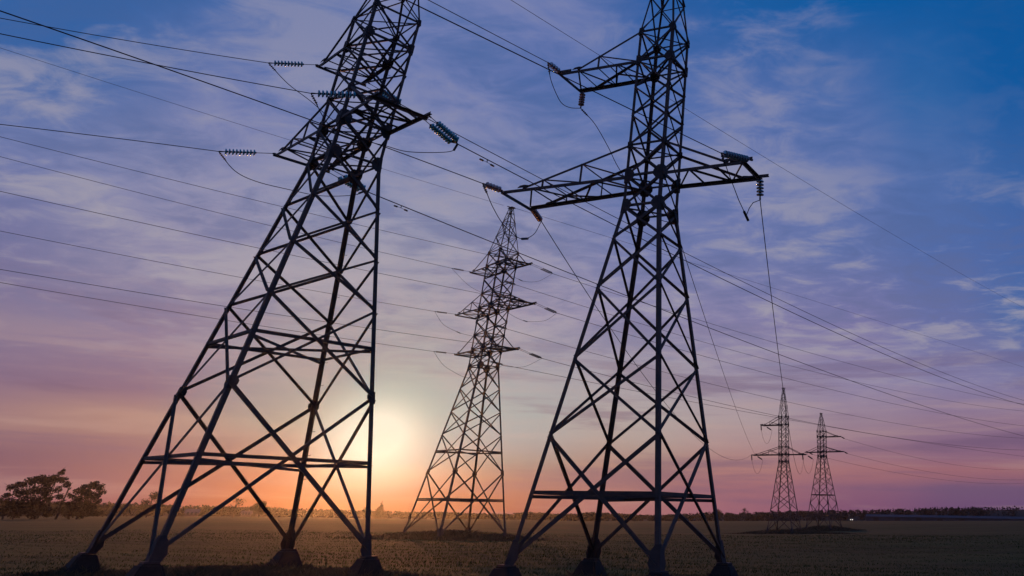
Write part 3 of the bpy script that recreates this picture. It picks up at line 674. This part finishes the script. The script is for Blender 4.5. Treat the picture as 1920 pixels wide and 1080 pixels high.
def tree(label, az, d, px0, pyb, scale, blobs_px, trunk, limbs, dens=150, leaf=.30, group=None, name='broadleaf_tree'):
    """blobs given as (x, y, r) drawn out in elevation units round the trunk foot; scale in metres per unit"""
    root = thing(name, label, 'tree', polar(az, d), -R(az), group)
    bl = [((x - px0) * scale, random.uniform(-.5, .5) * r * scale, (pyb - y) * scale, r * scale, r * scale * .9, r * scale * (.75)) for x, y, r in blobs_px]
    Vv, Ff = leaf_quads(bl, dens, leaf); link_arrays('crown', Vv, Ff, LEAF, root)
    bm = bmesh.new(); top = [((x - px0) * scale, 0, (pyb - y) * scale) for x, y in trunk]
    tube(bm, top, [max(.05, (.32 - .26 * k / max(1, len(top) - 1))) for k in range(len(top))], 7); tr = link('trunk', bm, BARK, root)
    for k, (x, y, r) in enumerate(blobs_px):
        if k % limbs: continue
        b0 = Vector(top[min(len(top) - 1, 1 + k % max(1, len(top) - 1))]); e = Vector(bl[k][:3]); mid = b0.lerp(e, .5) + Vector((random.uniform(-.3, .3), random.uniform(-.4, .4), .35))
        bm = bmesh.new(); tube(bm, [b0, mid, e, e + (e - mid) * .45], [.11, .08, .05, .02], 5); link('limb', bm, BARK, tr)
        for q in range(5):
            a = mid.lerp(e, .3 + .15 * q); t_ = a + Vector((random.uniform(-1, 1), random.uniform(-1, 1), random.uniform(-.2, 1))) * r * scale * .9
            bm = bmesh.new(); tube(bm, [a, a.lerp(t_, .5) + Vector((0, 0, .1)), t_], [.04, .025, .01], 4); link('twig', bm, BARK, tr)
    return root
S3 = .13
gT = 'trees at the left edge of the field'
tree('large wind-bent broadleaf tree with a pointed top at the far left of the field', -38.67, 300, 95, 968, S3,
     [(36, 912, 9), (46, 908, 11), (62, 901, 13), (76, 896, 12), (88, 900, 14), (98, 893, 11), (105, 884, 7), (107, 878, 4), (112, 896, 10), (122, 904, 9), (52, 922, 12), (70, 918, 15), (90, 917, 15), (34, 926, 8), (26, 935, 7), (42, 936, 9), (64, 934, 12), (84, 935, 13), (110, 914, 9), (118, 926, 8), (100, 930, 10), (50, 945, 13), (75, 948, 14), (98, 948, 12), (60, 958, 13), (88, 959, 13), (110, 957, 11), (36, 957, 11)],
     [(92, 972), (93, 948), (97, 925), (102, 900)], 2, group=gT)
tree('rounded dense broadleaf tree right of the large bent one', -37.05, 300, 166, 968, S3,
     [(160, 910, 11), (172, 905, 11), (184, 908, 10), (192, 917, 8), (150, 917, 9), (166, 922, 14), (182, 924, 12), (154, 932, 11), (172, 936, 12), (190, 934, 8), (142, 926, 6), (176, 900, 5), (160, 945, 12), (182, 945, 11), (145, 942, 9), (152, 958, 12), (174, 958, 12), (192, 956, 9)],
     [(166, 972), (166, 950), (168, 930), (170, 912)], 2, group=gT)
tree('thin sparse young tree between the two large field trees', -37.9, 302, 137, 968, S3, [(134, 928, 7), (142, 922, 6), (138, 936, 9), (128, 938, 8), (140, 912, 3), (136, 906, 3), (146, 940, 7)],
     [(137, 972), (137, 945), (138, 925), (139, 903)], 1, dens=24, group=gT)
tree('low bushy scrub tree below the bent tree crown', -39.9, 301, 55, 968, S3, [(30, 950, 11), (48, 948, 12), (66, 950, 12), (84, 952, 10), (20, 955, 9)], [(52, 972), (52, 955)], 3, dens=60, group=gT)
tree('low hedge-like bush under the rounded field tree', -37.4, 303, 150, 968, S3, [(118, 953, 10), (132, 952, 9), (150, 951, 11), (168, 952, 11), (186, 953, 10), (202, 957, 8)], [(150, 972), (150, 956)], 3, dens=60, group=gT)
gU = 'single trees on the far field edge'
def small_tree(label, az, d, w, h, dens, conic=False):
    s = 1.0; n = 9; bl = []
    for k in range(n):
        f = k / (n - 1)
        if conic: bl.append((random.uniform(-.15, .15) * w * (1 - f), (.15 + .85 * f) * h, w * .55 * (1.08 - f)))
        else:
            a = random.uniform(0, 6.28); rr = random.uniform(0, .33) * w; bl.append((math.cos(a) * rr, h * .6 + math.sin(a) * .24 * h, w * random.uniform(.2, .3)))
    tree(label, az, d, 0, 0, 1.0, [(x, -y, r) for x, y, r in bl], [(0, .4), (0, -h * .35), (.1, -h * .7)], 2, dens=dens, leaf=.24, group=gU)
small_tree('small round-crowned tree seen behind the left pylon legs', -34.14, 420, 7.6, 9.6, 45)
small_tree('bare looking tree left of the dense round bush behind the left pylon', -30.11, 420, 7.5, 7.4, 26)
small_tree('dense dark round tree behind the crossing braces of the left pylon', -28.87, 420, 7.4, 5.6, 140)
small_tree('little pointed conifer-like tree right of the low sun', -22.55, 560, 6.4, 8.6, 120, True)
small_tree('low rounded tree on the wood edge just right of the sun', -23.3, 580, 6, 5.8, 90)
small_tree('bushy tree rising above the wood behind the right pylon leg', -1.83, 560, 7, 7.6, 60)
small_tree('leafless looking tree above the wood between the far pylon legs', -.05, 560, 6.5, 7.6, 22)

# far-off wood along the horizon
TA = np.array([-60, -40.36, -38.26, -36.05, -32.95, -31.21, -30.42, -28.05, -27.47, -26.39, -24.67, -21.13, -18.36, -15.49, -13.4, -11.56, -9.9, -7.17, -5.45, -2.69, -1.83, -.61, 1.48, 5.31, 8.41, 9.43, 13.81, 17.71, 30])
TE = np.array([.05, .05, .02, .01, -.06, -.06, -.1, -.09, -.16, -.12, -.18, -.21, -.20, -.25, -.12, -.23, -.07, -.17, -.17, -.02, .10, .02, .11, .25, .30, .37, .52, .60, .6])
Vs, Fs, off = [], [], 0
for layer, (dd, drop, n) in enumerate(((610, .20, 520), (640, .07, 720), (680, 0., 760))):
    for k in range(n):
        a = RNG.uniform(-52, 28); te = np.interp(a, TA, TE) - drop * RNG.uniform(.3, 1.); d = dd + RNG.uniform(-8, 8)
        x, y = d * math.sin(R(a)), d * math.cos(R(a)); zb = gz(x, y); zt = 1.7 + d * math.tan(R(te)) + RNG.uniform(-.5, .35)
        hgt = max(1.6, zt - zb); w = RNG.uniform(2.2, 4.2)
        spiky = a > 4 and RNG.random() < .55
        if spiky: w *= .5; hgt += RNG.uniform(0, .9)
        m = 5; bl = []
        for q in range(m):
            f = (q + .5) / m; rw = w * (1.05 - f * .85 if spiky else math.sqrt(max(.12, 1 - (f - .4) ** 2 * 2.0)))
            bl.append((x + RNG.normal() * .3 * w * (1 - f), y + RNG.normal() * .3, zb + f * hgt, rw, 1.2, hgt / m * .75))
        vv, ff = leaf_quads(bl, 3.2, .8 if not spiky else .5); Vs.append(vv); Fs.append(ff + off); off += len(vv)
wood = link_arrays('far_wood', np.concatenate(Vs), np.concatenate(Fs), LEAF2)
tag(wood, 'dark band of distant woodland along the whole horizon', 'wood', kind='stuff')
# rising ground under the wood, so no sky shows beneath the trees
Vh, Fh = [], []
aa = np.arange(-60, 40, .5)
for k, a in enumerate(aa):
    te = np.interp(a, TA, TE) - .10
    for d, f in ((604, 0), (650, .8), (720, 1.), (770, 1.0)):
        x, y = d * math.sin(R(a)), d * math.cos(R(a)); g0 = gz(x, y); zt = 1.7 + d * math.tan(R(te))
        Vh.append((x, y, g0 - .4 + f * max(0, zt - g0)))
for k in range(len(aa) - 1):
    for j in range(3): b = k * 4 + j; Fh.append((b, b + 1, b + 5, b + 4))
hill = link_arrays('hills', Vh, Fh, LEAF2); tag(hill, kind='structure')

# grass blades on the near field, denser and taller weeds round the near pylons
def blades(pos, hgt, wid, lean=.35):
    n = len(pos); a = RNG.uniform(0, math.tau, n); s = np.stack([np.cos(a), np.sin(a), np.zeros(n)], 1) * wid[:, None]
    l = np.stack([RNG.normal(size=n), RNG.normal(size=n), np.zeros(n)], 1) * (hgt * lean)[:, None]
    up = np.zeros((n, 3)); up[:, 2] = hgt
    V = np.stack([pos - s, pos + s, pos + up * .55 + l * .35 + s * .6, pos + up + l], 1).reshape(-1, 3)
    return V, np.arange(n * 4).reshape(-1, 4)
def scatter(n, r0, r1, a0=-44, a1=23):
    r = r0 * (r1 / r0) ** RNG.random(n); a = np.radians(RNG.uniform(a0, a1, n)); return r * np.sin(a), r * np.cos(a)
x, y = scatter(150000, 15, 110)
keep = (np.sin((y * math.cos(.14) + x * math.sin(.14)) * 2.1 + np.sin(x * .2)) + RNG.normal(size=len(x)) * .6) > -.35
x, y = x[keep], y[keep]; d = np.hypot(x, y)
h = RNG.uniform(.05, .11, len(x)) * (1 + .4 * np.sin(x * .13) * np.sin(y * .09)); w = .006 + d * .00022
V_, F_ = blades(np.stack([x, y, ground_z(x, y) - .01], 1), h, w)
tag(link_arrays('field_grass', V_, F_, GRASS), 'short grass and young crop covering the near field', 'grass', kind='stuff')
wx, wy, wh = [], [], []
def weed_patch(cx, cy, rx, ry, n, h0, h1, rot=0.):
    r = np.sqrt(RNG.random(n)) * (1 + .15 * RNG.normal(size=n)); a = RNG.uniform(0, math.tau, n)
    x = r * np.cos(a) * rx; y = r * np.sin(a) * ry; c, s = math.cos(rot), math.sin(rot)
    wx.append(cx + x * c - y * s); wy.append(cy + x * s + y * c); wh.append(RNG.uniform(h0, h1, n) * np.clip(1.25 - r, .25, 1))
weed_patch(*LOC['A'][:2], 7.5, 6.0, 22000, .06, .34); weed_patch(*LOC['B'][:2], 6.5, 5.2, 18000, .06, .36)
weed_patch(-10, 22.5, 14, 4.0, 42000, .05, .20); weed_patch(2, 21, 9, 2.5, 16000, .05, .18)
weed_patch(-19, 23.5, 9, 4, 22000, .05, .20)
weed_patch(*LOC['C'][:2], 7.5, 7, 9000, .3, .75); weed_patch(*LOC['D'][:2], 9, 5, 8000, .4, 1.0); weed_patch(LOC['D'][0] + 4, LOC['D'][1], 10, 4, 4000, .3, .6); weed_patch(*LOC['E'][:2], 8, 6, 7000, .5, 1.2)
for n_ in 'AB':
    for i in range(4):
        c_ = corner(tA if n_ == 'A' else tB, i, .3); q = local_pt(n_, c_.x, c_.y, 0); weed_patch(q.x, q.y, 1.15, 1.15, 1700, .10, .46); weed_patch(q.x - .3, q.y - 1.0, 1.5, .6, 900, .10, .34)
x, y, h = map(np.concatenate, (wx, wy, wh)); d = np.hypot(x, y)
V_, F_ = blades(np.stack([x, y, ground_z(x, y) - .02], 1), h, .007 + d * .0003, .45)
tag(link_arrays('weeds', V_, F_, WEED), 'dark unmown weeds round the feet of the pylons', 'weeds', kind='stuff')

# ---------------------------------------------------------------- small far things
PAINT = mat('dark_car_paint', (.05, .05, .06), .35, .3, .1, 3.); TYRE = mat('tyre_rubber', (.02, .02, .02), .9); WALLM = mat('pale_house_wall', (.10, .09, .09), .85, 0, .12, 1.5)
ROOFM = mat('house_roof_tiles', (.10, .09, .11), .8, 0, .3, 3.); SHEDM = mat('blue_shed_cladding', (.012, .025, .05), .8, .1, .2, .4, stretch=(1, 1, .1)); PANE = mat('dark_window_glass', (.02, .025, .03), .1)
def lamp(name, col, s):
    m = bpy.data.materials.new(name); m.use_nodes = True; b = m.node_tree.nodes['Principled BSDF']; b.inputs['Emission Color'].default_value = (*col, 1); b.inputs['Emission Strength'].default_value = s; return m
HEAD, TAIL = lamp('headlight_glow', (1, .86, .72), 2.6), lamp('tail_light_glow', (1, .12, .04), .9)
def car(label, az, d, rz, lights):
    root = thing('car', label, 'car', polar(az, d), rz, 'cars on the far road')
    bm = bmesh.new(); pr = [(-2.2, .3), (2.2, .3), (2.25, .75), (1.5, .95), (.9, 1.45), (-1.1, 1.48), (-1.9, 1.0), (-2.25, .9)]
    prism(bm, Vector((0, -.85, 0)), Vector((0, .85, 0)), pr, Vector((1, 0, 0)), Vector((0, 0, 1))); bmesh.ops.bevel(bm, geom=list(bm.edges), offset=.06, segments=2, affect='EDGES'); link('body', bm, PAINT, root)
    for x_ in (-1.35, 1.35):
        for y_ in (-.82, .82):
            bm = bmesh.new(); tube(bm, [Vector((x_, y_ - .1, .32)), Vector((x_, y_ + .1, .32))], .32, 14); link('wheel', bm, TYRE, root)
    for y_ in (-.6, .6):
        bm = bmesh.new(); tube(bm, [Vector((2.2, y_, .66)), Vector((2.30, y_, .66))], lights, 10); link('headlight', bm, HEAD, root)
        bm = bmesh.new(); tube(bm, [Vector((-2.2, y_, .72)), Vector((-2.28, y_, .72))], .1, 8); link('tail_light', bm, TAIL, root)
    return root
car('distant car with bright white headlights on the far field edge, left of the other', 6.91, 585, R(-100), .22)
car('distant car with paired headlights on the far field edge, nearer the long blue shed', 8.54, 590, R(-96), .2)
def house(label, az, d, L, D_, H, rz):
    root = thing('farm_house', label, 'house', polar(az, d), rz, 'farm houses on the far field edge')
    bm = bmesh.new(); prism(bm, Vector((0, -D_ / 2, 0)), Vector((0, D_ / 2, 0)), [(-L / 2, -.5), (L / 2, -.5), (L / 2, H), (-L / 2, H)], Vector((1, 0, 0)), Vector((0, 0, 1))); link('wall', bm, WALLM, root)
    bm = bmesh.new(); prism(bm, Vector((-L / 2 - .4, 0, 0)), Vector((L / 2 + .4, 0, 0)), [(-D_ / 2 - .4, H + .01), (D_ / 2 + .4, H + .01), (0, H + D_ * .42)], Vector((0, 1, 0)), Vector((0, 0, 1))); rf = link('roof', bm, ROOFM, root)
    bm = bmesh.new(); box_bar(bm, (L * .2, 0, H + .5), (L * .2, 0, H + D_ * .42 + .7), .6, .6, (1, 0, 0)); link('chimney', bm, WALLM, rf)
    for x_ in (-L * .3, 0, L * .3):
        bm = bmesh.new(); box_bar(bm, (x_, -D_ / 2 - .03, 1.0), (x_, -D_ / 2 - .03, 2.1), .9, .1, (0, 1, 0)); link('window', bm, PANE, root)
    return root
house('small pale farm house seen between the legs of the left pylon', -32.1, 560, 6, 5, 1.5, R(30))
house('tiny pale farm house behind the crossing braces of the left pylon', -29.5, 590, 5, 4, 1.3, R(25))
# long low shed at the right
c = polar(12.6, 560); root = thing('long_shed', 'long low dark blue shed in front of the wood at the right edge', 'shed', c, R(-12.6))
bm = bmesh.new(); prism(bm, Vector((-46, 0, 0)), Vector((60, 0, 0)), [(-7, -1.5), (7, -1.5), (7, 1.7), (-7, 1.7)], Vector((0, 1, 0)), Vector((0, 0, 1))); link('wall', bm, SHEDM, root)
bm = bmesh.new(); prism(bm, Vector((-46.5, 0, 0)), Vector((60.5, 0, 0)), [(-7.5, 1.71), (7.5, 1.71), (0, 2.9)], Vector((0, 1, 0)), Vector((0, 0, 1))); link('roof', bm, SHEDM, root)
for k in range(8):
    bm = bmesh.new(); box_bar(bm, (-40 + k * 13, -7.03, -.8), (-40 + k * 13, -7.03, 1.2), 3.2, .1, (0, 1, 0)); link('door', bm, PANE, root)

# ---------------------------------------------------------------- thin haze box, added to imitate the low sun's lens glare
bm = bmesh.new(); X0, Z0, Z1 = 830, -14, 31
vs = [bm.verts.new((sx * X0, sy * X0, z)) for z in (Z0, Z1) for sx, sy in ((-1, -1), (1, -1), (1, 1), (-1, 1))]
for f in ((3, 2, 1, 0), (4, 5, 6, 7), (0, 1, 5, 4), (1, 2, 6, 5), (2, 3, 7, 6), (3, 0, 4, 7)): bm.faces.new([vs[i] for i in f])
HAZE = bpy.data.materials.new('sun_glare_haze'); HAZE.use_nodes = True
hn = HAZE.node_tree; hn.nodes.clear(); ho = hn.nodes.new('ShaderNodeOutputMaterial'); hv = hn.nodes.new('ShaderNodeVolumePrincipled')
hv.inputs['Color'].default_value = (.95, .93, .92, 1); hv.inputs['Density'].default_value = .000085; hv.inputs['Anisotropy'].default_value = .88
hn.links.new(hv.outputs[0], ho.inputs['Volume'])
tag(link('haze', bm, HAZE), kind='stuff')
